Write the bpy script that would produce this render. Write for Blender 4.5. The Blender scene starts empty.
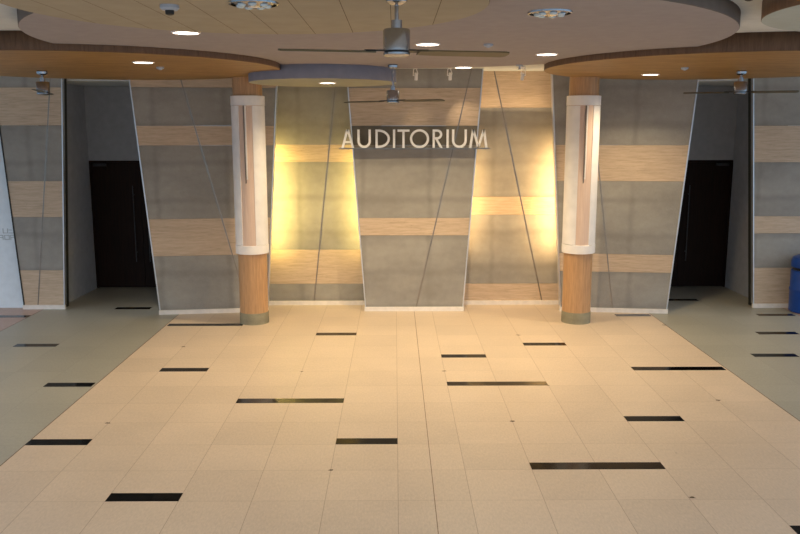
import bpy, bmesh, math, random
from mathutils import Vector, Matrix
random.seed(7)
sc = bpy.context.scene
COL = sc.collection
PI = math.pi

# ------------------------------------------------------------------ materials
def lin(c):
    return tuple((v/255/12.92 if v/255 <= .04045 else ((v/255+.055)/1.055)**2.4) for v in c) + (1,)

class NT:
    def __init__(s, name):
        s.m = bpy.data.materials.new(name); s.m.use_nodes = True
        s.t = s.m.node_tree; s.b = s.t.nodes['Principled BSDF']
    def n(s, typ, **kw):
        o = s.t.nodes.new(typ)
        for k, v in kw.items():
            if k in o.inputs.keys(): o.inputs[k].default_value = v
            else: setattr(o, k, v)
        return o
    def l(s, a, b): s.t.links.new(a, b)
    def math(s, op, a, b=None, c=None):
        o = s.t.nodes.new('ShaderNodeMath'); o.operation = op
        for i, v in enumerate((a, b, c)):
            if v is None: continue
            if isinstance(v, (int, float)): o.inputs[i].default_value = v
            else: s.l(v, o.inputs[i])
        return o.outputs[0]
    def coords(s, scale=(1, 1, 1)):
        tc = s.n('ShaderNodeTexCoord'); mp = s.n('ShaderNodeMapping')
        mp.inputs['Scale'].default_value = scale
        s.l(tc.outputs['Object'], mp.inputs['Vector']); return mp.outputs[0]
    def noise(s, vec, scale, detail=4, rough=.5):
        o = s.n('ShaderNodeTexNoise'); o.inputs['Scale'].default_value = scale
        o.inputs['Detail'].default_value = detail; o.inputs['Roughness'].default_value = rough
        s.l(vec, o.inputs['Vector']); return o.outputs['Fac']
    def ramp(s, fac, stops):
        o = s.n('ShaderNodeValToRGB'); e = o.color_ramp.elements
        while len(e) < len(stops): e.new(.5)
        for el, (p, c) in zip(e, stops): el.position = p; el.color = lin(c) if len(c) == 3 else c
        s.l(fac, o.inputs['Fac']); return o.outputs['Color']
    def mix(s, fac, a, b, mode='MIX'):
        o = s.n('ShaderNodeMix', data_type='RGBA', blend_type=mode)
        for i, v in ((0, fac), (6, a), (7, b)):
            if isinstance(v, (int, float)): o.inputs[i].default_value = v
            elif isinstance(v, tuple): o.inputs[i].default_value = v
            else: s.l(v, o.inputs[i])
        return o.outputs[2]
    def out(s, col, rough=.6, metal=0, spec=.5, bump=None, bs=.1, bd=.01):
        if isinstance(col, tuple): s.b.inputs['Base Color'].default_value = col
        else: s.l(col, s.b.inputs['Base Color'])
        if isinstance(rough, (int, float)): s.b.inputs['Roughness'].default_value = rough
        else: s.l(rough, s.b.inputs['Roughness'])
        s.b.inputs['Metallic'].default_value = metal
        s.b.inputs['Specular IOR Level'].default_value = spec
        if bump is not None:
            bn = s.n('ShaderNodeBump'); bn.inputs['Strength'].default_value = bs; bn.inputs['Distance'].default_value = bd
            s.l(bump, bn.inputs['Height']); s.l(bn.outputs[0], s.b.inputs['Normal'])
        return s.m

def plain(name, c, rough=.6, metal=0, spec=.5, var=.06, scale=8):
    k = NT(name); f = k.noise(k.coords(), scale, 4)
    a = tuple(max(0, v*(1-var)) for v in c); b = tuple(min(255, v*(1+var)) for v in c)
    return k.out(k.ramp(f, [(.3, a), (.7, b)]), rough, metal, spec, f, .03)

def concrete(name, lo, hi):
    k = NT(name)
    big = k.noise(k.coords((.5, 1, 1.3)), 1.7, 3, .6)
    cl = k.noise(k.coords((1, 1, 1)), 9, 6, .65)
    fine = k.noise(k.coords(), 130, 2, .6)
    f = k.math('ADD', k.math('MULTIPLY', big, .45), k.math('ADD', k.math('MULTIPLY', cl, .2), k.math('MULTIPLY', fine, .35)))
    col = k.ramp(f, [(.35, lo), (.64, hi)])
    # soft darker edges of the cast lifts every 0.6 m and of the boards every 1.1 m
    tc = k.n('ShaderNodeTexCoord'); sx = k.n('ShaderNodeSeparateXYZ'); k.l(tc.outputs['Object'], sx.inputs[0])
    wob = k.math('MULTIPLY', k.math('SUBTRACT', k.noise(k.coords(), 3, 3), .5), .12)
    z = k.math('ADD', sx.outputs['Z'], wob)
    d = k.math('ABSOLUTE', k.math('SUBTRACT', k.math('FRACT', k.math('DIVIDE', k.math('ADD', z, .23), .6)), .5))
    mz = k.n('ShaderNodeMapRange', interpolation_type='SMOOTHSTEP'); k.l(d, mz.inputs[0])
    mz.inputs[1].default_value = 0; mz.inputs[2].default_value = .16; mz.inputs[3].default_value = .32; mz.inputs[4].default_value = 0
    x = k.math('ADD', sx.outputs['X'], wob)
    d2 = k.math('ABSOLUTE', k.math('SUBTRACT', k.math('FRACT', k.math('DIVIDE', k.math('ADD', x, 20.1), 1.1)), .5))
    mx = k.n('ShaderNodeMapRange', interpolation_type='SMOOTHSTEP'); k.l(d2, mx.inputs[0])
    mx.inputs[1].default_value = 0; mx.inputs[2].default_value = .07; mx.inputs[3].default_value = .30; mx.inputs[4].default_value = 0
    msk = k.math('MULTIPLY', k.math('ADD', mz.outputs[0], mx.outputs[0]), k.math('MULTIPLY', big, 1.3))
    col = k.mix(msk, col, lin(tuple(v*.72 for v in lo)))
    return k.out(col, .8, 0, .25, fine, .15, .004)

def travertine(name, lo, mid, hi):
    k = NT(name)
    st = k.noise(k.coords((.7, 1, 9)), 4.5, 7, .62)
    st2 = k.noise(k.coords((1.6, 1, 26)), 4, 4, .6)
    f = k.math('ADD', k.math('MULTIPLY', st, .6), k.math('MULTIPLY', st2, .4))
    col = k.ramp(f, [(.3, lo), (.48, mid), (.68, hi)])
    pit = k.noise(k.coords((2, 1, 14)), 8, 2, .5)
    col = k.mix(k.ramp(pit, [(.66, (0, 0, 0)), (.75, (150, 150, 150))]), col, lin(tuple(v*.6 for v in lo)))
    return k.out(col, .55, 0, .35, f, .05, .004)

def wood(name, lo, hi, vec, scale=3, rough=.5, spec=.4):
    k = NT(name)
    g = k.noise(k.coords(vec), scale, 6, .6)
    g2 = k.noise(k.coords(tuple(v*3 for v in vec)), scale, 3, .6)
    f = k.math('ADD', k.math('MULTIPLY', g, .6), k.math('MULTIPLY', g2, .4))
    return k.out(k.ramp(f, [(.33, lo), (.66, hi)]), rough, 0, spec)

def tile(name, base, grout, line_y=.5, line_x=.8, center=False, rough=.42, spec=.38):
    k = NT(name)
    tc = k.n('ShaderNodeTexCoord'); sx = k.n('ShaderNodeSeparateXYZ'); k.l(tc.outputs['Object'], sx.inputs[0])
    u = k.math('ADD', k.math('DIVIDE', sx.outputs['X'], .6), 40.5)
    v = k.math('ADD', k.math('DIVIDE', k.math('SUBTRACT', sx.outputs['Y'], 6.168), .6), 40.0)
    def line(w, half):
        fr = k.math('FRACT', w); d = k.math('MINIMUM', fr, k.math('SUBTRACT', 1.0, fr))
        return k.math('LESS_THAN', d, half)
    lx = k.math('MULTIPLY', line(u, .005), line_x); ly = k.math('MULTIPLY', line(v, .0045), line_y)
    g = k.math('MAXIMUM', lx, ly)
    cb = k.n('ShaderNodeCombineXYZ'); k.l(k.math('FLOOR', u), cb.inputs[0]); k.l(k.math('FLOOR', v), cb.inputs[1])
    wn = k.n('ShaderNodeTexWhiteNoise', noise_dimensions='2D'); k.l(cb.outputs[0], wn.inputs['Vector'])
    fine = k.noise(k.coords((1, .35, 1)), 60, 3, .7); cl = k.noise(k.coords(), 1.6, 4, .6)
    f = k.math('ADD', k.math('MULTIPLY', wn.outputs['Value'], .13), k.math('ADD', k.math('MULTIPLY', fine, .75), k.math('MULTIPLY', cl, .35)))
    col = k.ramp(f, [(.3, tuple(v*.90 for v in base)), (.85, tuple(min(255, v*1.05) for v in base))])
    if center:
        dm = k.math('LESS_THAN', k.math('ABSOLUTE', sx.outputs['X']), .0035)
        g = k.math('MAXIMUM', g, dm)
    col = k.mix(g, col, lin(grout))
    ro = k.math('ADD', rough-.06, k.math('MULTIPLY', cl, .12))
    return k.out(col, ro, 0, spec, fine, .02, .002)

def glow(name, c, s):
    k = NT(name); k.b.inputs['Base Color'].default_value = lin(c)
    k.b.inputs['Emission Color'].default_value = lin(c); k.b.inputs['Emission Strength'].default_value = s
    return k.m

M = {}
M['tile_warm'] = tile('tile_warm', (204, 185, 164), (124, 98, 74), .34, .5, True)
M['tile_grey'] = tile('tile_grey', (160, 157, 145), (120, 116, 102), .3, .35)
M['tile_rose'] = tile('tile_rose', (176, 150, 138), (120, 96, 88), .3, .4)
M['inlay'] = plain('black_granite', (7, 6, 5), .12, 0, .22, .2, 40)
M['grout_dark'] = plain('dark_joint', (104, 84, 66), .8)
M['stain'] = plain('floor_stain', (88, 74, 58), .8, 0, .2, .2, 60)
M['conc'] = concrete('concrete', (141, 136, 129), (171, 166, 158))
M['conc_dark'] = concrete('concrete_letter_shadow', (112, 106, 95), (132, 125, 113))  # darker copy of the concrete, partly standing for the letters' shadows
M['trav'] = travertine('travertine', (176, 152, 128), (200, 176, 150), (216, 193, 168))
M['base'] = plain('white_kerb', (236, 228, 220), .7, 0, .3, .03, 12)
M['steel'] = plain('brushed_aluminium', (214, 216, 220), .32, .75, .5, .03)
M['inlay_metal'] = plain('inlay_metal', (146, 138, 130), .28, 1)
M['dark_metal'] = plain('dark_edge', (34, 33, 28), .6)
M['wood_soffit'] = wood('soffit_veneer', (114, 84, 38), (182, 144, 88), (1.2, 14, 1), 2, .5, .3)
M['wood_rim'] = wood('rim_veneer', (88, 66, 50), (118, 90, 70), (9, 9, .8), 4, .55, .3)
M['wood_col'] = wood('column_veneer', (168, 126, 86), (204, 160, 114), (14, 14, .7), 3, .38, .5)
M['door'] = wood('dark_door_veneer', (24, 13, 8), (44, 24, 14), (14, 14, .6), 3, .55, .2)
M['granite'] = concrete('granite_plinth', (116, 110, 90), (168, 160, 134))
M['white'] = plain('white_plaster', (226, 234, 240), .85, 0, .2, .02)
M['ceil'] = plain('white_ceiling', (210, 214, 214), .9, 0, .2, .02)
M['mauve'] = plain('mauve_plaster', (160, 153, 154), .9, 0, .15, .02)
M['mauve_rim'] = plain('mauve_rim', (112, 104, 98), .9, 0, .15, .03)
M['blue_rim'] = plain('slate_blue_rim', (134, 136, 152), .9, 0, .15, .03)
M['blue_face'] = plain('sage_plaster', (164, 164, 148), .9, 0, .15, .02)
M['pale'] = plain('pale_plaster', (176, 184, 180), .9, 0, .15, .02)
M['grey_wall'] = plain('grey_wall', (176, 176, 180), .85, 0, .2, .03)
M['white_metal'] = plain('white_enamel', (240, 235, 232), .45, 0, .4, .02)
M['liner'] = wood('liner_veneer', (216, 186, 168), (230, 204, 186), (14, 14, .7), 3, .5)
M['dark_grey'] = plain('fin_shade_grey', (112, 102, 94), .5)  # shaded side of the column fin, put into the colour
M['nickel'] = plain('brushed_nickel', (176, 178, 184), .2, 1, .5, .02, 30)
M['blade'] = plain('fan_blade', (96, 88, 66), .45, .3, .4, .05)
M['pale_lens'] = plain('pale_lens', (190, 214, 232), .15, .3)
M['handle_steel'] = plain('handle_steel', (84, 84, 86), .4, .8)
M['black'] = plain('black_plastic', (22, 22, 22), .5)
M['grey_plastic'] = plain('pale_grey_plastic', (168, 176, 190), .5)
M['blue_bin'] = plain('blue_plastic', (14, 66, 150), .35, 0, .5, .06)
M['mark'] = plain('grey_relief', (186, 194, 198), .7)
M['lamp'] = glow('lamp_glow', (255, 240, 220), 9)
M['tube_yellow'] = glow('tube_yellow', (255, 226, 120), 6)
M['tube_orange'] = glow('tube_orange', (255, 196, 110), 6)
M['letter'] = plain('letter_steel', (244, 242, 240), .4, 0, .5, .03)

def beige_mat():
    k = NT('beige_board')
    tc = k.n('ShaderNodeTexCoord'); sx = k.n('ShaderNodeSeparateXYZ'); k.l(tc.outputs['Object'], sx.inputs[0])
    fr = k.math('FRACT', k.math('ADD', k.math('DIVIDE', k.math('ADD', sx.outputs['X'], .69), .33), 20.0))
    d = k.math('MULTIPLY', k.math('MINIMUM', fr, k.math('SUBTRACT', 1.0, fr)), .33)
    g = k.math('LESS_THAN', d, .0022)
    f = k.noise(k.coords(), 5, 3)
    return k.out(k.mix(g, k.ramp(f, [(.3, (166, 156, 136)), (.7, (173, 163, 143))]), lin((90, 76, 54))), .9, 0, .15)
M['beige'] = beige_mat()

# ------------------------------------------------------------------ helpers
def obj(name, bm, mats, parent=None, loc=None, smooth=False, bevel=0):
    me = bpy.data.meshes.new(name); bmesh.ops.recalc_face_normals(bm, faces=bm.faces)
    if smooth:
        for e in bm.edges:
            if len(e.link_faces) == 2 and e.calc_face_angle(0) > math.radians(32): e.smooth = False
    bm.to_mesh(me); bm.free()
    for m in (mats if isinstance(mats, (list, tuple)) else [mats]): me.materials.append(M[m])
    o = bpy.data.objects.new(name, me); COL.objects.link(o)
    if parent: o.parent = parent
    if loc: o.location = loc
    if smooth:
        for p in me.polygons: p.use_smooth = True
    if bevel:
        b = o.modifiers.new('bevel', 'BEVEL'); b.width = bevel; b.segments = 2; b.limit_method = 'ANGLE'
    return o
def tag(o, label, cat, group=None, kind=None):
    o['label'] = label; o['category'] = cat
    if group: o['group'] = group
    if kind: o['kind'] = kind
    return o
def empty(name, loc=(0, 0, 0), rz=0):
    o = bpy.data.objects.new(name, None); COL.objects.link(o); o.location = loc; o.rotation_euler = (0, 0, rz); o.empty_display_size = .1
    return o
def copy_tree(o, parent=None):
    c = o.copy(); COL.objects.link(c)
    if parent: c.parent = parent
    for ch in list(o.children): copy_tree(ch, c)
    return c
def box(bm, x0, x1, y0, y1, z0, z1, mi=0, mat=None):
    vs = [bm.verts.new((x, y, z)) for x in (x0, x1) for y in (y0, y1) for z in (z0, z1)]
    if mat is not None:
        for v in vs: v.co = mat @ v.co
    for f in ((0, 1, 3, 2), (4, 6, 7, 5), (0, 4, 5, 1), (2, 3, 7, 6), (0, 2, 6, 4), (1, 5, 7, 3)):
        bm.faces.new([vs[i] for i in f]).material_index = mi
def prism(bm, poly, axis_fn, a, b, mi=0):
    """poly: 2D outline; axis_fn(u, v, w) -> xyz; extruded from w=a to w=b"""
    A = [bm.verts.new(axis_fn(u, v, a)) for u, v in poly]; B = [bm.verts.new(axis_fn(u, v, b)) for u, v in poly]
    bm.faces.new(A).material_index = mi; bm.faces.new(B[::-1]).material_index = mi
    for i in range(len(poly)):
        j = (i+1) % len(poly); bm.faces.new([A[i], A[j], B[j], B[i]]).material_index = mi
def lathe(bm, prof, seg=48, cx=0, cy=0, mis=None, caps=True):
    rings = []
    for r, z in prof:
        rings.append([bm.verts.new((cx+r*math.cos(2*PI*i/seg), cy+r*math.sin(2*PI*i/seg), z)) for i in range(seg)])
    for k in range(len(prof)-1):
        for i in range(seg):
            j = (i+1) % seg
            f = bm.faces.new([rings[k][i], rings[k][j], rings[k+1][j], rings[k+1][i]])
            if mis: f.material_index = mis[k]
    if caps:
        f = bm.faces.new(rings[0][::-1]); f.material_index = mis[0] if mis else 0
        f = bm.faces.new(rings[-1]); f.material_index = mis[-1] if mis else 0
def cyl_between(bm, p, q, r, seg=12):
    p = Vector(p); q = Vector(q); d = q-p; rot = d.to_track_quat('Z', 'Y').to_matrix().to_4x4(); rot.translation = p
    A = [bm.verts.new(rot @ Vector((r*math.cos(2*PI*i/seg), r*math.sin(2*PI*i/seg), 0))) for i in range(seg)]
    B = [bm.verts.new(rot @ Vector((r*math.cos(2*PI*i/seg), r*math.sin(2*PI*i/seg), d.length))) for i in range(seg)]
    bm.faces.new(A[::-1]); bm.faces.new(B)
    for i in range(seg): bm.faces.new([A[i], A[(i+1) % seg], B[(i+1) % seg], B[i]])
XZ = lambda y0: (lambda u, v, w: (u, y0+w, v))

CEIL = 3.97
# ------------------------------------------------------------------ floor
def floor_slab(x0, x1, y0, y1, mat, label, name='floor'):
    bm = bmesh.new(); box(bm, x0, x1, y0, y1, -.12, 0); return tag(obj(name, bm, mat), label, 'floor', kind='structure')
fl = floor_slab(-3.9, 3.9, -3, 13.85, 'tile_warm', 'warm cream tiled floor between the two dark joints, in front of the columns')
fg = floor_slab(-6.3, -3.9, -3, 15.4, 'tile_grey', 'grey green tiled floor running to the left dark doorway')
fr_ = floor_slab(3.9, 6.3, -3, 15.4, 'tile_grey', 'grey tiled floor running to the right dark doorway')
fp = floor_slab(-10, -6.3, -3, 13.6, 'tile_rose', 'brownish tiled floor at the far left beside the white wall')
fq = floor_slab(6.3, 10, -3, 13.6, 'tile_rose', 'brownish tiled floor at the far right under the blue bin')
Y0, T = 6.168, .6
def inlay(x0, x1, row, parent, d=.15):
    bm = bmesh.new(); y = Y0+T*row; box(bm, x0, x1, y, y+d, -.002, .0015); obj('stone_inlay', bm, 'inlay', parent)
for n0, n1, row in [(-4.5, -3.5, 0), (-6.5, -5.5, 2), (-5.5, -4.5, 6), (-6.45, -4.5, 10), (-2.5, -1.5, 9), (-3.5, -1.5, 4), (-1.5, -.5, 2),
                    (.5, 1.5, 7), (2.5, 3.5, 8), (.5, 2.5, 5), (1.5, 3.5, 1), (5.5, 6.45, 11), (4.5, 6.45, 6), (3.5, 4.5, 3), (4.5, 6, -1)]:
    inlay(n0*T, n1*T, row, fl)
for n0, n1, row in [(-9.5, -8.5, 8), (-7.5, -6.55, 5), (-8.5, -7.5, 12)]: inlay(n0*T, n1*T, row, fg)
inlay(-11.5*T, -10.52*T, 11, fp)
for n0, n1, row in [(7.5, 8.5, 13), (8.5, 9.5, 9), (7.5, 8.5, 7), (9.4, 10.4, 11)]: inlay(n0*T, n1*T, row, fr_)
for x, yb in ((-3.9, 13.3), (3.9, 13.3)):
    bm = bmesh.new(); box(bm, x-.004, x+.004, -3, yb, -.002, .0012); obj('floor_joint', bm, 'grout_dark', fl)
for x, p_ in ((-6.3, fg), (6.3, fr_)):
    bm = bmesh.new(); box(bm, x-.003, x+.003, -3, 13.6, -.002, .0012); obj('floor_joint', bm, 'grout_dark', p_)
for x, y, r in [(-3.31, 7.96, .03), (2.13, 6.2, .026), (-.9, 6.77, .024), (3.31, 8.62, .025), (.9, 7.98, .025), (-3.3, 10.94, .03), (.3, 9.76, .025),
                (1.5, 11.56, .03), (2.32, 7.13, .007), (1.5, 9.17, .02), (-1.5, 9.75, .02), (3.88, 12.16, .03)]:
    bm = bmesh.new(); n = 14; pts = []
    for i in range(n):
        a = 2*PI*i/n; k = r*random.uniform(.5, 1.15); pts.append(bm.verts.new((x+1.3*k*math.cos(a), y+.8*k*math.sin(a), .001)))
    bm.faces.new(pts); obj('floor_stain', bm, 'stain', fl)

# ------------------------------------------------------------------ ceiling
bm = bmesh.new(); box(bm, -10, 10, 1.0, 15.6, CEIL, CEIL+.12)
tag(obj('ceiling', bm, 'ceil'), 'white ceiling above the hanging round soffits', 'ceiling', kind='structure')

def disc(name, label, c, R, z, ztop, face, rim, seg=128):
    t = bmesh.new()
    lathe(t, [(R, ztop), (R, z+.004), (R-.004, z)], seg, mis=[0, 0])
    # the underside cap gets slot 1
    for f in t.faces:
        if len(f.verts) > 4 and all(abs(v.co.z-z) < 1e-5 for v in f.verts): f.material_index = 1
    o = obj(name, t, [rim, face], loc=(c[0], c[1], 0), smooth=False)
    for p in o.data.polygons: p.use_smooth = len(p.vertices) == 4
    return tag(o, label, 'ceiling panel')
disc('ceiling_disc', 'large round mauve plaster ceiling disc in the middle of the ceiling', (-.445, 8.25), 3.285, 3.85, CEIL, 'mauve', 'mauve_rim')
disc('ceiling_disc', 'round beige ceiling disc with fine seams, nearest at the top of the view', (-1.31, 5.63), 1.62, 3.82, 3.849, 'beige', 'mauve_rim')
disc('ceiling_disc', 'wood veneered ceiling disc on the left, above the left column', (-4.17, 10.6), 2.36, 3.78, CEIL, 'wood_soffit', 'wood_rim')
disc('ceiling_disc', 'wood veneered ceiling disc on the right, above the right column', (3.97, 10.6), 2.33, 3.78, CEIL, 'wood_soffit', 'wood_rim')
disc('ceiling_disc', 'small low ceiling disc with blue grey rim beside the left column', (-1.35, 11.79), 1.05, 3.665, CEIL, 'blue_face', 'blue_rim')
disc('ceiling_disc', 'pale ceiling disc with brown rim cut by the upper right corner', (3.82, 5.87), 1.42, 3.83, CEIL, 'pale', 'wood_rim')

# ------------------------------------------------------------------ walls
def wall_panel(name, label, yfun, xl, xr, bands, thick, diag=None, strips=(1, 1), kerb=True, strip_mat='steel', side_mat=None):
    """slanted stone clad slab; xl/xr = (x at z 0, dx per m); bands = [(z0, z1, kind)]"""
    kinds = ['conc', 'trav', 'conc_dark']
    X = lambda e, z: e[0]+e[1]*z
    bm = bmesh.new()
    for z0, z1, k in bands:
        g = .0015
        q = [(X(xl, z0), z0+g), (X(xr, z0), z0+g), (X(xr, z1), z1-g), (X(xl, z1), z1-g)]
        A = [bm.verts.new((x, yfun(x), z)) for x, z in q]; B = [bm.verts.new((x, yfun(x)+thick, z)) for x, z in q]
        mi = 'CTD'.index(k)
        bm.faces.new(A).material_index = mi; bm.faces.new(B[::-1]).material_index = mi
        for i in range(4): bm.faces.new([A[i], A[(i+1) % 4], B[(i+1) % 4], B[i]]).material_index = mi
    o = tag(obj(name, bm, kinds), label, 'wall', kind='structure')
    zt = bands[-1][1]
    def slat(nm, x0, z0, x1, z1, w, proud, depth, m):
        bm = bmesh.new()
        A = []
        for x, z in ((x0-w/2, z0), (x0+w/2, z0), (x1+w/2, z1), (x1-w/2, z1)): A.append((x, z))
        V = [bm.verts.new((x, yfun(x)-proud, z)) for x, z in A]+[bm.verts.new((x, yfun(x)+depth, z)) for x, z in A]
        bm.faces.new(V[:4]); bm.faces.new(V[4:][::-1])
        for i in range(4): bm.faces.new([V[i], V[(i+1) % 4], V[4+(i+1) % 4], V[4+i]])
        return obj(nm, bm, m, o)
    for flag, e, s in ((strips[0], xl, -1), (strips[1], xr, 1)):
        if flag: slat('edge_strip', X(e, .07)+s*.009, .07, X(e, zt)+s*.009, zt, .018, .012, thick+.01, 'dark_metal' if flag == 2 else strip_mat)
    if diag: slat('inlay_strip', diag[0][0], diag[0][1], diag[1][0], diag[1][1], .017, .003, .002, 'inlay_metal')
    if kerb:
        bm = bmesh.new(); a, b = X(xl, 0)-.03*bool(strips[0]), X(xr, 0)+.03*bool(strips[1]); n = 24
        for i in range(n):
            x0, x1 = a+(b-a)*i/n, a+(b-a)*(i+1)/n
            q = [(x0, -.03), (x1, -.03), (x1, .02), (x0, .02)]
            V = [bm.verts.new((x, yfun(x)+d, 0)) for x, d in q]+[bm.verts.new((x, yfun(x)+d, .07)) for x, d in q]
            for f in ((0, 1, 2, 3), (7, 6, 5, 4), (0, 4, 5, 1), (2, 6, 7, 3)): bm.faces.new([V[j] for j in f])
            if i == 0: bm.faces.new([V[0], V[3], V[7], V[4]])
            if i == n-1: bm.faces.new([V[1], V[5], V[6], V[2]])
        bmesh.ops.remove_doubles(bm, verts=bm.verts, dist=.0005)
        obj('baseboard', bm, 'base', o)
    return o
flat = lambda y: (lambda x: y)
side = lambda x: 12.97+(4.2-abs(x))*.121
wall_panel('wall_center', 'central tapering concrete and travertine wall panel behind the sign', flat(13.2), (-.805, -.0705), (.805, .0705),
    [(.07, 1.28, 'C'), (1.28, 1.57, 'T'), (1.57, 2.76, 'C'), (2.76, 3.07, 'D'), (3.07, 3.67, 'T'), (3.67, CEIL, 'C')], .09, ((.035, .07), (.91, CEIL)))
wall_panel('wall_recess_left', 'recessed wall lit yellow between left column and central panel', flat(13.7), (-2.95, 0), (-.55, 0),
    [(.07, .37, 'C'), (.37, .97, 'T'), (.97, 2.47, 'C'), (2.47, 2.76, 'T'), (2.76, CEIL, 'C')], .15, ((-1.73, .07), (-1.285, CEIL)), (0, 0))
wall_panel('wall_recess_right', 'recessed wall lit orange between central panel and right column', flat(13.7), (.55, 0), (2.95, 0),
    [(.07, .37, 'T'), (.37, 1.57, 'C'), (1.57, 1.88, 'T'), (1.88, 3.37, 'C'), (3.37, CEIL, 'T')], .15, ((2.24, .07), (1.335, CEIL)), (0, 0))
wall_panel('wall_side_left', 'wide slanted banded wall panel left of the left column', side, (-4.185, -.077), (-2.475, .066),
    [(.07, .97, 'C'), (.97, 1.58, 'T'), (1.58, 2.76, 'C'), (2.76, 3.07, 'T'), (3.07, 3.67, 'C'), (3.67, CEIL, 'T')], .1, ((-2.78, .07), (-3.75, CEIL)))
wall_panel('wall_side_right', 'wide slanted banded wall panel right of the right column', side, (2.475, -.066), (4.165, .077),
    [(.07, .68, 'C'), (.68, .98, 'T'), (.98, 2.18, 'C'), (2.18, 2.76, 'T'), (2.76, CEIL, 'C')], .1, ((3.31, .07), (2.78, CEIL)))
wall_panel('wall_pier_left', 'narrow banded wall panel between white wall and left doorway', flat(13.4), (-6.62, -.056), (-5.964, .059),
    [(.07, .67, 'T'), (.67, 1.57, 'C'), (1.57, 2.17, 'T'), (2.17, 3.08, 'C'), (3.08, 3.69, 'T'), (3.69, CEIL, 'C')], .06, ((-6.4, .07), (-5.9, CEIL)), (2, 1))  # left edge strip coloured dark for the shadow gap against the white wall
wall_panel('wall_pier_right', 'banded wall panel right of the right doorway behind the blue bin', flat(13.4), (5.826, -.0726), (7.9, 0),
    [(.07, .69, 'T'), (.69, 1.28, 'C'), (1.28, 1.57, 'T'), (1.57, 2.47, 'C'), (2.47, 3.07, 'T'), (3.07, CEIL, 'C')], .06, None, (1, 0))
def wbox(name, label, x0, x1, y0, y1, z0, z1, m):
    bm = bmesh.new(); box(bm, x0, x1, y0, y1, z0, z1); return tag(obj(name, bm, m), label, 'wall', kind='structure')
for s, w, B in ((-1, 'left', 'left'), (1, 'right', 'right')):
    a = lambda x: sorted((s*x[0], s*x[1]))
    x0, x1 = a((6.08, 6.2))
    wbox('wall_doorway_'+w, 'dim grey side wall inside the %s doorway recess' % w, x0, x1, 13.66, 15.3, 0, CEIL, 'grey_wall')
    # dark returns behind the outer panels
    bm = bmesh.new()
    e_ = (5.98, .059) if s < 0 else (5.842, .0726); q = [(s*e_[0], 0), (s*6.2, 0), (s*6.2, CEIL), (s*(e_[0]-e_[1]*CEIL), CEIL)]
    prism(bm, q, XZ(0), 13.475, 13.655); tag(obj('trim_1' if s < 0 else 'trim_2', bm, 'dark_metal'), 'dark return beside the %s doorway' % w, 'trim', kind='structure')
    x0, x1 = a((3.9, 4.02)); wbox('wall_inner_'+w, 'hidden inner side wall of the %s doorway recess' % w, x0, x1, 13.86, 15.3, 0, CEIL, 'grey_wall')
    # rear wall with door opening
    bm = bmesh.new(); c = -5.14 if s < 0 else 5.14
    box(bm, c-1.16, c-.95, 15.26, 15.4, 0, CEIL); box(bm, c+.95, c+1.16, 15.26, 15.4, 0, CEIL); box(bm, c-.95, c+.95, 15.26, 15.4, 2.44, CEIL)
    tag(obj('wall_rear_'+w, bm, 'grey_wall'), 'grey wall over and around the %s dark door' % w, 'wall', kind='structure')
    bm = bmesh.new(); box(bm, c-1.14, c+1.14, 15.245, 15.26, 2.955, 3.80); tag(obj('trim_3' if s < 0 else 'trim_4', bm, 'grey_wall'), 'shallow grey header board above the %s door' % w, 'trim', kind='structure')
    x0, x1 = a((3.9, 6.08)); wbox('ceiling', 'lowered white ceiling inside the %s doorway recess' % w, x0, x1, 13.68, 15.26, 3.81, CEIL, 'ceil')['category'] = 'ceiling'
    # door
    root = empty('door_%d' % (1 if s < 0 else 2), (c, 15.3, 0))
    tag(root, 'dark brown timber double door in the %s recess' % w, 'door', kind='structure')
    bm = bmesh.new(); box(bm, -.95, -.915, -.05, .08, 0, 2.44); box(bm, .915, .95, -.05, .08, 0, 2.44); box(bm, -.915, .915, -.05, .08, 2.405, 2.44)
    box(bm, -1.1, 1.1, .101, .12, 0, 2.6)  # unseen slab added behind the leaves, blocks sky light through the gaps
    obj('door_frame_and_backing', bm, 'door', root)
    for k in (-1, 1):
        bm = bmesh.new()
        xs = sorted((k*.003, k*.912)); box(bm, xs[0], xs[1], -.02, .03, .01, 2.40)
        leaf = obj('door_leaf', bm, 'door', root, bevel=.003)
        bm = bmesh.new(); x = k*.13
        cyl_between(bm, (x, -.09, .52), (x, -.09, 1.97), .010)
        for z in (.7, 1.8): cyl_between(bm, (x, -.09, z), (x, -.02, z), .009)
        h = obj('door_handle', bm, 'handle_steel', leaf, smooth=True)
        bm = bmesh.new(); xs = sorted((k*.62, k*.86)); box(bm, xs[0], xs[1], -.075, -.02, 2.335, 2.385); box(bm, xs[0]+.05, xs[0]+.07, -.2, -.075, 2.37, 2.38)
        obj('door_closer', bm, 'handle_steel', leaf, bevel=.004)
# white wall at far left with faint relief marks
wl = wbox('wall_left', 'bluish white wall at the left edge with small relief marks', -10, -6.2, 13.5, 13.65, 0, CEIL, 'white')
wl['kind'] = 'structure'
def mark(x, z, shape):
    bm = bmesh.new(); w, h, t = .09, .085, .014
    segs = {'U': [(0, 0, w, t), (0, 0, t, h), (w-t, 0, w, h)], 'O': [(0, 0, w, t), (0, h-t, w, h), (0, t, t, h-t), (w-t, t, w, h-t)],
            'J': [(0, 0, w, t), (w-t, 0, w, h), (0, h*.6, w*.6, h*.6+t)], 'R': [(0, 0, t, h), (0, h-t, w, h), (w-t, 0, w, h-t), (t, h*.4, w-t, h*.4+t)]}[shape]
    for a, b, c, d in segs: box(bm, x+a, x+c, 13.498, 13.5, z+b, z+d)
    obj('relief_mark', bm, 'mark', wl)
mark(-6.945, 1.285, 'U'); mark(-6.845, 1.285, 'J'); mark(-7.03, 1.175, 'R'); mark(-6.925, 1.175, 'O'); mark(-6.825, 1.175, 'R')
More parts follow.
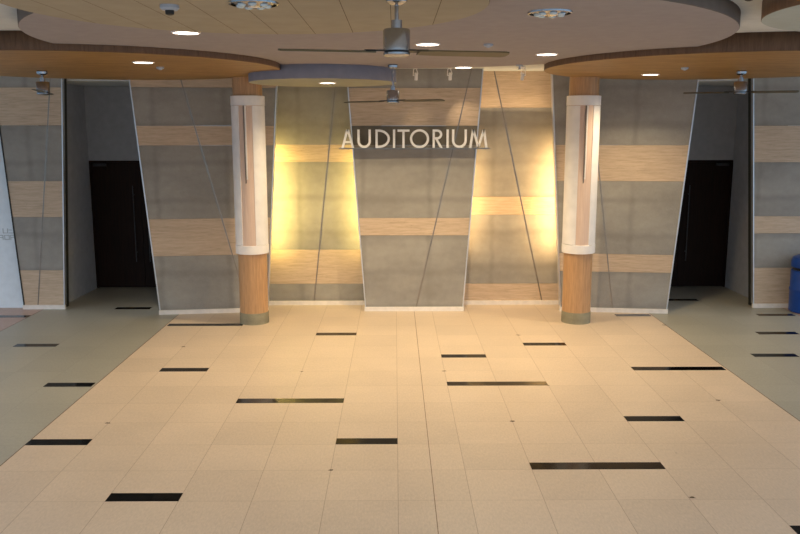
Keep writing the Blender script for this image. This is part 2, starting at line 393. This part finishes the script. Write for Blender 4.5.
bm = bmesh.new(); box(bm, 6.2, 10, 13.52, 13.65, 0, CEIL); tag(obj('wall_right', bm, 'white'), 'plain wall behind the right banded panel', 'wall', kind='structure')
for s, n in ((-1, '1'), (1, '2')):
    bm = bmesh.new()
    for y in range(-3, 14, 3): box(bm, s*10-.04, s*10+.04, y, y+.08, 0, CEIL)
    box(bm, s*10-.04, s*10+.04, -3, 13.5, 0, .08)
    tag(obj('window_'+n, bm, 'steel'), 'metal frame of the open glazed side on the %s' % ('left' if s < 0 else 'right'), 'window', kind='structure')


# ------------------------------------------------------------------ columns
def column(x, fin_side, label):
    root = tag(empty('column', (x, 12.42, 0)), label, 'column', 'round wooden columns')
    bm = bmesh.new(); lathe(bm, [(.222, .18), (.222, CEIL)], 64); obj('shaft', bm, 'wood_col', root, smooth=True)
    bm = bmesh.new(); lathe(bm, [(.226, 0), (.226, .18)], 64); obj('plinth', bm, 'granite', root, smooth=True)
    for z0, z1 in ((1.115, 1.25), (3.365, 3.51)):
        bm = bmesh.new(); lathe(bm, [(.2235, z0), (.252, z0), (.256, z0+.004), (.256, z1-.004), (.252, z1), (.2235, z1)], 64, caps=False)
        obj('collar_ring', bm, 'white_metal', root, smooth=True)
    bm = bmesh.new(); g = math.radians(24); n = 60; R0, R1 = .2235, .252; z0, z1 = 1.255, 3.36
    ring = []
    for i in range(n+1):
        a = -PI/2+g+(2*PI-2*g)*i/n
        ring.append([bm.verts.new((r*math.cos(a), r*math.sin(a), z)) for r, z in ((R0, z0), (R1, z0), (R1, z1), (R0, z1))])
    for i in range(n):
        for j in range(4): bm.faces.new([ring[i][j], ring[i+1][j], ring[i+1][(j+1) % 4], ring[i][(j+1) % 4]])
    bm.faces.new(ring[0]); bm.faces.new(ring[-1][::-1])
    obj('sleeve', bm, 'white_metal', root, smooth=True)
    bm = bmesh.new(); ring = []   # pale liner seen in the open slot
    for i in range(17):
        a = -PI/2-g+2*g*i/16; ring.append([bm.verts.new((q_*math.cos(a), q_*math.sin(a), z)) for q_, z in ((.222, 1.25), (.243, 1.25), (.243, 3.365), (.222, 3.365))])
    for i in range(16):
        for j in range(4): bm.faces.new([ring[i][j], ring[i+1][j], ring[i+1][(j+1) % 4], ring[i][(j+1) % 4]])
    bm.faces.new(ring[0]); bm.faces.new(ring[-1][::-1]); obj('liner', bm, 'liner', root, smooth=True)
    bm = bmesh.new(); prism(bm, [(-.242, 3.36), (-.275, 3.36), (-.264, 2.55), (-.242, 2.2)], lambda u, v, w: (w, u, v), -.026, -.008); obj('fin', bm, 'dark_grey', root)
    bm = bmesh.new(); prism(bm, [(-.242, 3.36), (-.27, 3.36), (-.262, 2.55), (-.242, 2.25)], lambda u, v, w: (w, u, v), -.008, .012); obj('fin_edge', bm, 'white_metal', root)
    return root
column(-2.55, 1, 'round timber column with white sleeve left of the yellow lit wall')
column(2.55, -1, 'round timber column with white sleeve right of the orange lit wall')

# ------------------------------------------------------------------ sign
sg = tag(empty('wall_sign', (0, 13.0, 2.70)), 'metal letters AUDITORIUM on a thin rail across the central panel', 'sign')
bm = bmesh.new(); box(bm, -1.215, 1.205, -.03, .199, 0, .018); obj('rail', bm, 'inlay_metal', sg)
H0, H = .019, .292
def px(v): return (v/5+340-415)*.01603
def stroke(bm, pts, w):
    for (x0, z0), (x1, z1) in zip(pts[:-1], pts[1:]):
        d = Vector((x1-x0, z1-z0)); n = Vector((-d.y, d.x)).normalized()*w/2
        prism(bm, [(x0-n.x, z0-n.y), (x1-n.x, z1-n.y), (x1+n.x, z1+n.y), (x0+n.x, z0+n.y)], XZ(0), -.02, .02)
def slant(bm, x0, z0, x1, z1, w):   # stroke cut level at top and bottom
    prism(bm, [(x0-w/2, z0), (x0+w/2, z0), (x1+w/2, z1), (x1-w/2, z1)], XZ(0), -.02, .02)
def arc(bm, cx, cz, rx, rz, a0, a1, w, n=28):
    for i in range(n):
        t0, t1 = a0+(a1-a0)*i/n, a0+(a1-a0)*(i+1)/n
        q = [(cx+(rx-w)*math.cos(t), cz+(rz-w)*math.sin(t)) for t in (t0, t1)]+[(cx+rx*math.cos(t), cz+rz*math.sin(t)) for t in (t1, t0)]
        prism(bm, q, XZ(0), -.02, .02)
SW = .037
def letter(ch, a, b):
    bm = bmesh.new(); x0, x1 = px(a), px(b); c = (x0+x1)/2; z0, z1 = H0, H0+H
    if ch == 'A':
        slant(bm, x0+SW/2, z0, c-SW*.1, z1, SW); slant(bm, x1-SW/2, z0, c+SW*.1, z1, SW)
        zb = z0+H*.27; k = (c-x0-SW/2)/H*(zb-z0)+SW/2; box(bm, x0+k, x1-k, -.019, .019, zb, zb+SW*.85)
    if ch == 'U':
        r = (x1-x0)/2; arc(bm, c, z0+r, r, r, PI, 2*PI, SW); box(bm, x0, x0+SW, -.02, .02, z0+r, z1); box(bm, x1-SW, x1, -.02, .02, z0+r, z1)
    if ch == 'D':
        box(bm, x0, x0+SW, -.02, .02, z0, z1); m = x0+.05; arc(bm, m, (z0+z1)/2, x1-m, H/2, -PI/2, PI/2, SW)
        box(bm, x0+SW, m, -.02, .02, z0, z0+SW); box(bm, x0+SW, m, -.02, .02, z1-SW, z1)
    if ch == 'I': box(bm, c-SW/2, c+SW/2, -.02, .02, z0, z1)
    if ch == 'T': box(bm, c-SW/2, c+SW/2, -.02, .02, z0, z1-SW); box(bm, x0, x1, -.02, .02, z1-SW, z1)
    if ch == 'O': arc(bm, c, (z0+z1)/2, (x1-x0)/2, H/2+.004, 0, 2*PI, SW, 48)
    if ch == 'R':
        box(bm, x0, x0+SW, -.02, .02, z0, z1); h = H*.27; m = x1-h-.005; zc = z1-h
        arc(bm, m, zc, h, h, -PI/2, PI/2, SW); box(bm, x0+SW, m, -.02, .02, z1-SW, z1); box(bm, x0+SW, m, -.02, .02, z1-2*h, z1-2*h+SW)
        slant(bm, x1-SW/2, z0, m-.01, z1-2*h, SW*1.1)
    if ch == 'M':
        slant(bm, x0+SW/2, z0, x0+.062, z1, SW); slant(bm, x1-SW/2, z0, x1-.062, z1, SW)
        slant(bm, c, z0+.01, x0+.062, z1, SW*.95); slant(bm, c, z0+.01, x1-.062, z1, SW*.95)
    obj('letter_'+ch.lower(), bm, 'letter', sg)
for ch, a, b in [('A', 8, 72), ('U', 88, 155), ('D', 178, 250), ('I', 262, 280), ('T', 288, 348), ('O', 350, 446), ('R', 463, 513), ('I', 528, 548), ('U', 560, 634), ('M', 646, 738)]:
    letter(ch, a, b)

# ------------------------------------------------------------------ ceiling fans
def make_fan(loc, zc, drop, rz, label, R=.75):
    root = tag(empty('ceiling_fan', (loc[0], loc[1], zc), rz), label, 'ceiling fan', 'two bladed ceiling fans')
    bm = bmesh.new(); lathe(bm, [(.06, 0), (.07, -.012), (.066, -.04), (.03, -.06)], 40); obj('canopy', bm, 'nickel', root, smooth=True)
    zt = -drop
    bm = bmesh.new(); lathe(bm, [(.013, -.05), (.013, zt+.05)], 16); obj('downrod', bm, 'nickel', root, smooth=True)
    bm = bmesh.new(); lathe(bm, [(.034, zt+.05), (.034, zt)], 24); obj('coupling', bm, 'nickel', root, smooth=True)
    bm = bmesh.new(); lathe(bm, [(.05, zt), (.08, zt-.004), (.085, zt-.012), (.085, zt-.135)], 48); m = obj('motor', bm, 'nickel', root, smooth=True)
    bm = bmesh.new(); lathe(bm, [(.078, zt-.135), (.078, zt-.148)], 48); obj('seam', bm, 'black', m)
    bm = bmesh.new(); lathe(bm, [(.085, zt-.148), (.085, zt-.16), (.07, zt-.17), (.03, zt-.174)], 48); obj('cap', bm, 'nickel', m, smooth=True)
    for k in (0, PI):
        R_ = Matrix.Rotation(k, 4, 'Z')
        tilt = R_ @ Matrix.Translation((0, 0, zt-.142)) @ Matrix.Rotation(math.radians(-8), 4, 'X')
        bm = bmesh.new()
        prof = [(.14, .052), (.25, .066), (.5, .07), (R-.03, .072), (R-.008, .055), (R, .02)]
        up = [(x, w) for x, w in prof]; lo = [(x, -w*.8) for x, w in reversed(prof)]
        prism(bm, up+lo, lambda u, v, w: tilt @ Vector((u, v, w)), -.004, .004)
        bl = obj('blade', bm, 'blade', root)
        bm = bmesh.new(); box(bm, .075, .2, -.03, .03, .004, .012, mat=tilt); obj('blade_arm', bm, 'black', bl)
    return root
make_fan((-.31, 5.2), 3.82, .2, math.radians(12), 'large near ceiling fan hanging at the top centre of the view', .74)
make_fan((-.345, 10.85), 3.85, .33, math.radians(-30), 'ceiling fan hanging in front of the AUDITORIUM sign')
make_fan((4.32, 11.0), 3.78, .14, math.radians(-18), 'ceiling fan under the right wood veneered disc', .72)
make_fan((-5.02, 11.0), 3.78, .14, math.radians(107), 'ceiling fan under the left wood veneered disc, blades edge on')

# ------------------------------------------------------------------ lights
def area(name, loc, rot, sx, sy, power, col, parent=None):
    L = bpy.data.lights.new(name, 'AREA'); L.shape = 'RECTANGLE'; L.size = sx; L.size_y = sy; L.energy = power; L.color = col
    o = bpy.data.objects.new(name, L); COL.objects.link(o); o.location = loc; o.rotation_euler = rot
    if parent: o.parent = parent
    return o
def spot(name, loc, tgt, power, col, ang=100, blend=.8, rad=.06, parent=None):
    L = bpy.data.lights.new(name, 'SPOT'); L.energy = power; L.color = col; L.spot_size = math.radians(ang); L.spot_blend = blend; L.shadow_soft_size = rad
    o = bpy.data.objects.new(name, L); COL.objects.link(o); o.location = loc
    o.rotation_euler = (Vector(tgt)-Vector(loc)).to_track_quat('-Z', 'Y').to_euler()
    return o
WARM = (1, .78, .46)
DL = [(-2.17, 7.36, 3.85, 'round recessed downlight over the left centre, beside the smoke detector'),
      (.01, 8.33, 3.85, 'round recessed downlight just right of the near fan'),
      (1.41, 9.4, 3.85, 'round recessed downlight left of the right wood disc'),
      (.62, 11.3, 3.85, 'round recessed downlight nearest the wall, above the letters'),
      (-3.25, 9.63, 3.78, 'round recessed downlight in the left wood disc'),
      (3.32, 11.7, 3.78, 'round recessed downlight in the right wood disc'),
      (-1.28, 11.7, 3.665, 'round recessed downlight in the low blue rimmed disc')]
first = None
for x, y, z, lb in DL:
    if first is None:
        first = empty('downlight')
        bm = bmesh.new(); lathe(bm, [(.112, 0), (.128, 0), (.126, -.008), (.114, -.01)], 48, caps=False)
        bm.faces.ensure_lookup_table(); obj('trim_ring', bm, 'white_metal', first, smooth=True)
        bm = bmesh.new(); lathe(bm, [(.113, -.001), (.113, -.005)], 48); obj('diffuser', bm, 'lamp', first)
        o = first
    else: o = copy_tree(first)
    o.location = (x, y, z); tag(o, lb, 'downlight', 'round recessed downlights')
    spot('downlight_beam', (x, y, z-.03), (x, y, 0), 330 if 'letters' in lb else 200 if y > 9 else 70, WARM, 140, .9, .05)
# big reflector lights
first = None
for x, y, z, lb in [(-1.25, 5.5, 3.82, 'large unlit reflector downlight in the beige disc'), (.82, 6.12, 3.85, 'large unlit reflector downlight right of the beige disc')]:
    if first is None:
        first = empty('reflector_downlight')
        bm = bmesh.new(); lathe(bm, [(.145, 0), (.165, 0), (.163, -.012), (.15, -.014)], 48, caps=False); obj('trim_ring', bm, 'nickel', first, smooth=True)
        bm = bmesh.new(); lathe(bm, [(.146, -.002), (.14, -.004), (.10, -.018), (.04, -.028)], 24); obj('reflector', bm, 'nickel', first)
        for k in range(7):
            a = 2*PI*k/7+.3; bm = bmesh.new(); lathe(bm, [(.02, -.008), (.03, -.018), (.022, -.03), (.008, -.034)], 12, .09*math.cos(a), .09*math.sin(a)); obj('lens', bm, 'pale_lens', first)
        o = first
    else: o = copy_tree(first)
    o.location = (x, y, z); tag(o, lb, 'downlight', 'large reflector downlights')
# smoke detectors and sprinklers
def detector(x, y, z, s, lb, cat='smoke detector', name='smoke_detector'):
    root = tag(empty(name, (x, y, z)), lb, cat)
    bm = bmesh.new(); lathe(bm, [(.062*s, 0), (.064*s, -.02*s), (.05*s, -.034*s)], 32); obj('base', bm, 'grey_plastic', root, smooth=True)
    bm = bmesh.new(); lathe(bm, [(.03*s, -.034*s), (.028*s, (-.06 if s > .95 else -.046)*s), (.012*s, (-.066 if s > .95 else -.05)*s)], 24); obj('sensor', bm, 'black' if s > .95 else 'grey_plastic', root, smooth=True)
detector(-1.83, 5.6, 3.82, 1, 'blue grey smoke detector at the upper left, nearest')
detector(.62, 8.33, 3.85, .75, 'small smoke detector right of the near fan blade')
detector(3.36, 10.44, 3.78, .75, 'small detector under the right wood disc')
detector(-3.26, 10.35, 3.78, .75, 'small detector under the left wood disc')
detector(2.22, 5.98, CEIL, .98, 'small dark tipped detector on the white ceiling, upper right')
def sprinkler(x, y, z, lb):
    root = tag(empty('ceiling_sprinkler', (x, y, z)), lb, 'sprinkler')
    bm = bmesh.new(); lathe(bm, [(.045, 0), (.045, -.012), (.012, -.02), (.012, -.05), (.02, -.055), (.02, -.06)], 20); obj('head', bm, 'grey_plastic', root, smooth=True)
sprinkler(1.33, 10.9, 3.85, 'tiny sprinkler head above the right track spotlight')
# white bracket spotlights in front of the wall tops
def bracket_spot(x, y, lb, tgt, power, mirror=1):
    root = tag(empty('bracket_spotlight', (x, y, CEIL)), lb, 'spotlight', 'white bracket spotlights')
    bm = bmesh.new(); lathe(bm, [(.04, 0), (.04, -.02), (.02, -.035)], 24); obj('base', bm, 'white_metal', root, smooth=True)
    bm = bmesh.new()
    cyl_between(bm, (0, 0, -.03), (-.04*mirror, 0, -.04), .006); cyl_between(bm, (-.04*mirror, 0, -.035), (-.045*mirror, 0, -.14), .006); cyl_between(bm, (-.045*mirror, 0, -.135), (0, .0, -.135), .006)
    cyl_between(bm, (0, 0, -.03), (.03*mirror, 0, -.11), .006); cyl_between(bm, (.03*mirror, 0, -.11), (0, 0, -.135), .006)
    obj('bracket', bm, 'white_metal', root, smooth=True)
    bm = bmesh.new(); cyl_between(bm, (0, -.012, -.10), (0, .035, -.20), .026, 20); h = obj('lamp_head', bm, 'white_metal', root, smooth=True)
    bm = bmesh.new(); cyl_between(bm, (0, .0345, -.199), (0, .0352, -.2005), .022, 20); obj('bulb', bm, 'lamp', h)
    if power: spot('sign_beam', (x, y+.05, CEIL-.23), tgt, power, (1, .78, .5), 75, .9, .02)
bracket_spot(0.01, 12.75, 'white bracket spotlight above the letter T, left of the pair', (.1, 13.2, 1.9), 8)
bracket_spot(.54, 12.75, 'white bracket spotlight above the letter R, right of the pair', (1.3, 13.3, 2.2), 20)
bracket_spot(1.66, 12.75, 'white bracket spotlight alone above the orange lit wall', (1.5, 13.7, 1.4), 36, -1)
bracket_spot(-6.52, 12.8, 'white bracket spotlight at the far left above the narrow panel', None, 0)
# vertical lamps hidden behind the free standing panels, washing the recessed walls
def cove(x, z0, z1, mat, col, power, s, lb):
    root = tag(empty('cove_lamp', (x, 13.37, z0)), lb, 'wall lamp', 'tube lamps behind the panels')
    bm = bmesh.new(); box(bm, -.03, .03, -.06, -.02, 0, z1-z0); obj('housing', bm, 'white_metal', root)
    bm = bmesh.new(); cyl_between(bm, (0, 0, .04), (0, 0, z1-z0-.04), .013); obj('tube', bm, mat, root, smooth=True)
    area('cove_wash', (x+s*.012, 13.392, (z0+z1)/2), (math.radians(90), 0, -s*math.radians(30)), .03, z1-z0, power, col)
    if s < 0 and x > 2: area('cove_uplight', (x-.5, 13.5, z1+.6), (PI, 0, 0), .6, .1, 1.6, (1, .74, .42))
    if x < 1 and x > 0: area('cove_uplight', (x+.35, 13.5, z1+.7), (PI, 0, 0), .6, .1, 1.6, (1, .74, .42))
YEL, ORA = (1, .76, .22), (1, .64, .26)
cove(-2.43, 1.0, 2.7, 'tube_yellow', YEL, 21, 1, 'vertical tube lamp behind the left side panel edge')
cove(-.86, 1.05, 2.6, 'tube_yellow', YEL, 13, -1, 'vertical tube lamp behind the left edge of the central panel')
cove(.86, 1.05, 2.6, 'tube_orange', ORA, 11, 1, 'vertical tube lamp behind the right edge of the central panel')
cove(2.43, 1.0, 2.7, 'tube_orange', ORA, 24, -1, 'vertical tube lamp behind the right side panel edge')

# ------------------------------------------------------------------ blue bin
b = tag(empty('litter_bin', (6.545, 13.07, 0)), 'blue round plastic bin at the right edge of the view', 'bin')
bm = bmesh.new(); lathe(bm, [(.235, 0), (.262, .02), (.268, .36), (.278, .38), (.278, .40), (.268, .42), (.272, .70), (.262, .71)], 48); obj('body', bm, 'blue_bin', b, smooth=True)
bm = bmesh.new(); lathe(bm, [(.24, .711), (.24, .76)], 48); obj('opening', bm, 'black', b)
bm = bmesh.new(); lathe(bm, [(.27, .76), (.275, .775), (.275, .86), (.25, .92), (.15, .965), (.05, .975)], 48); obj('lid', bm, 'blue_bin', b, smooth=True)

# ------------------------------------------------------------------ daylight
w = bpy.data.worlds.new('world'); sc.world = w; w.use_nodes = True
wt = w.node_tree; bg = wt.nodes['Background']; bg.inputs['Color'].default_value = (.84, .9, 1, 1)
wc = wt.nodes.new('ShaderNodeTexCoord'); wx = wt.nodes.new('ShaderNodeSeparateXYZ'); wt.links.new(wc.outputs['Generated'], wx.inputs[0])
wr = wt.nodes.new('ShaderNodeValToRGB'); wt.links.new(wx.outputs['Z'], wr.inputs[0]); wt.links.new(wr.outputs[0], bg.inputs['Color'])
wr.color_ramp.elements[0].color = (.50, .76, 1, 1); wr.color_ramp.elements[0].position = .02; wr.color_ramp.elements[1].color = (.88, .92, 1, 1); wr.color_ramp.elements[1].position = .4
wm = wt.nodes.new('ShaderNodeMapRange'); wt.links.new(wx.outputs['X'], wm.inputs[0]); 
wz = wt.nodes.new('ShaderNodeMapRange'); wz.interpolation_type = 'SMOOTHSTEP'; wt.links.new(wx.outputs['Z'], wz.inputs[0])
for i_, v_ in enumerate((-.02, .4, .58, 2.2)): wz.inputs[i_+1].default_value = v_   # overcast sky, brighter overhead
wv = wt.nodes.new('ShaderNodeMath'); wv.operation = 'MULTIPLY'; wt.links.new(wm.outputs[0], wv.inputs[0]); wt.links.new(wz.outputs[0], wv.inputs[1]); wt.links.new(wv.outputs[0], bg.inputs['Strength'])
for i_, v_ in enumerate((-1, 1, .9, 1.5)): wm.inputs[i_+1].default_value = v_   # brighter daylight from the right side

# ------------------------------------------------------------------ camera
cam = bpy.data.cameras.new('camera'); co = bpy.data.objects.new('camera', cam); COL.objects.link(co); sc.camera = co
cam.sensor_width = 36; cam.lens = 802.33/800*36; cam.clip_end = 200
pit, yaw, roll, Hc = .1681038, .0064422, -.0006011, 2.98922
F = Vector((math.sin(yaw)*math.cos(pit), math.cos(yaw)*math.cos(pit), -math.sin(pit)))
R = Vector((math.cos(yaw), -math.sin(yaw), 0)); U = R.cross(F)
R, U = R*math.cos(roll)+U*math.sin(roll), U*math.cos(roll)-R*math.sin(roll)
mw = Matrix(((R.x, U.x, -F.x, -.3234), (R.y, U.y, -F.y, 0), (R.z, U.z, -F.z, Hc), (0, 0, 0, 1)))
co.matrix_world = mw
sc.view_settings.view_transform = 'Standard'; sc.view_settings.look = 'None'; sc.view_settings.exposure = 0; sc.view_settings.gamma = 1
sc.view_settings.use_curve_mapping = False
sc.cycles.use_denoising = True
sc.cycles.max_bounces = 8; sc.cycles.diffuse_bounces = 5
sc.cycles.sample_clamp_indirect = 6
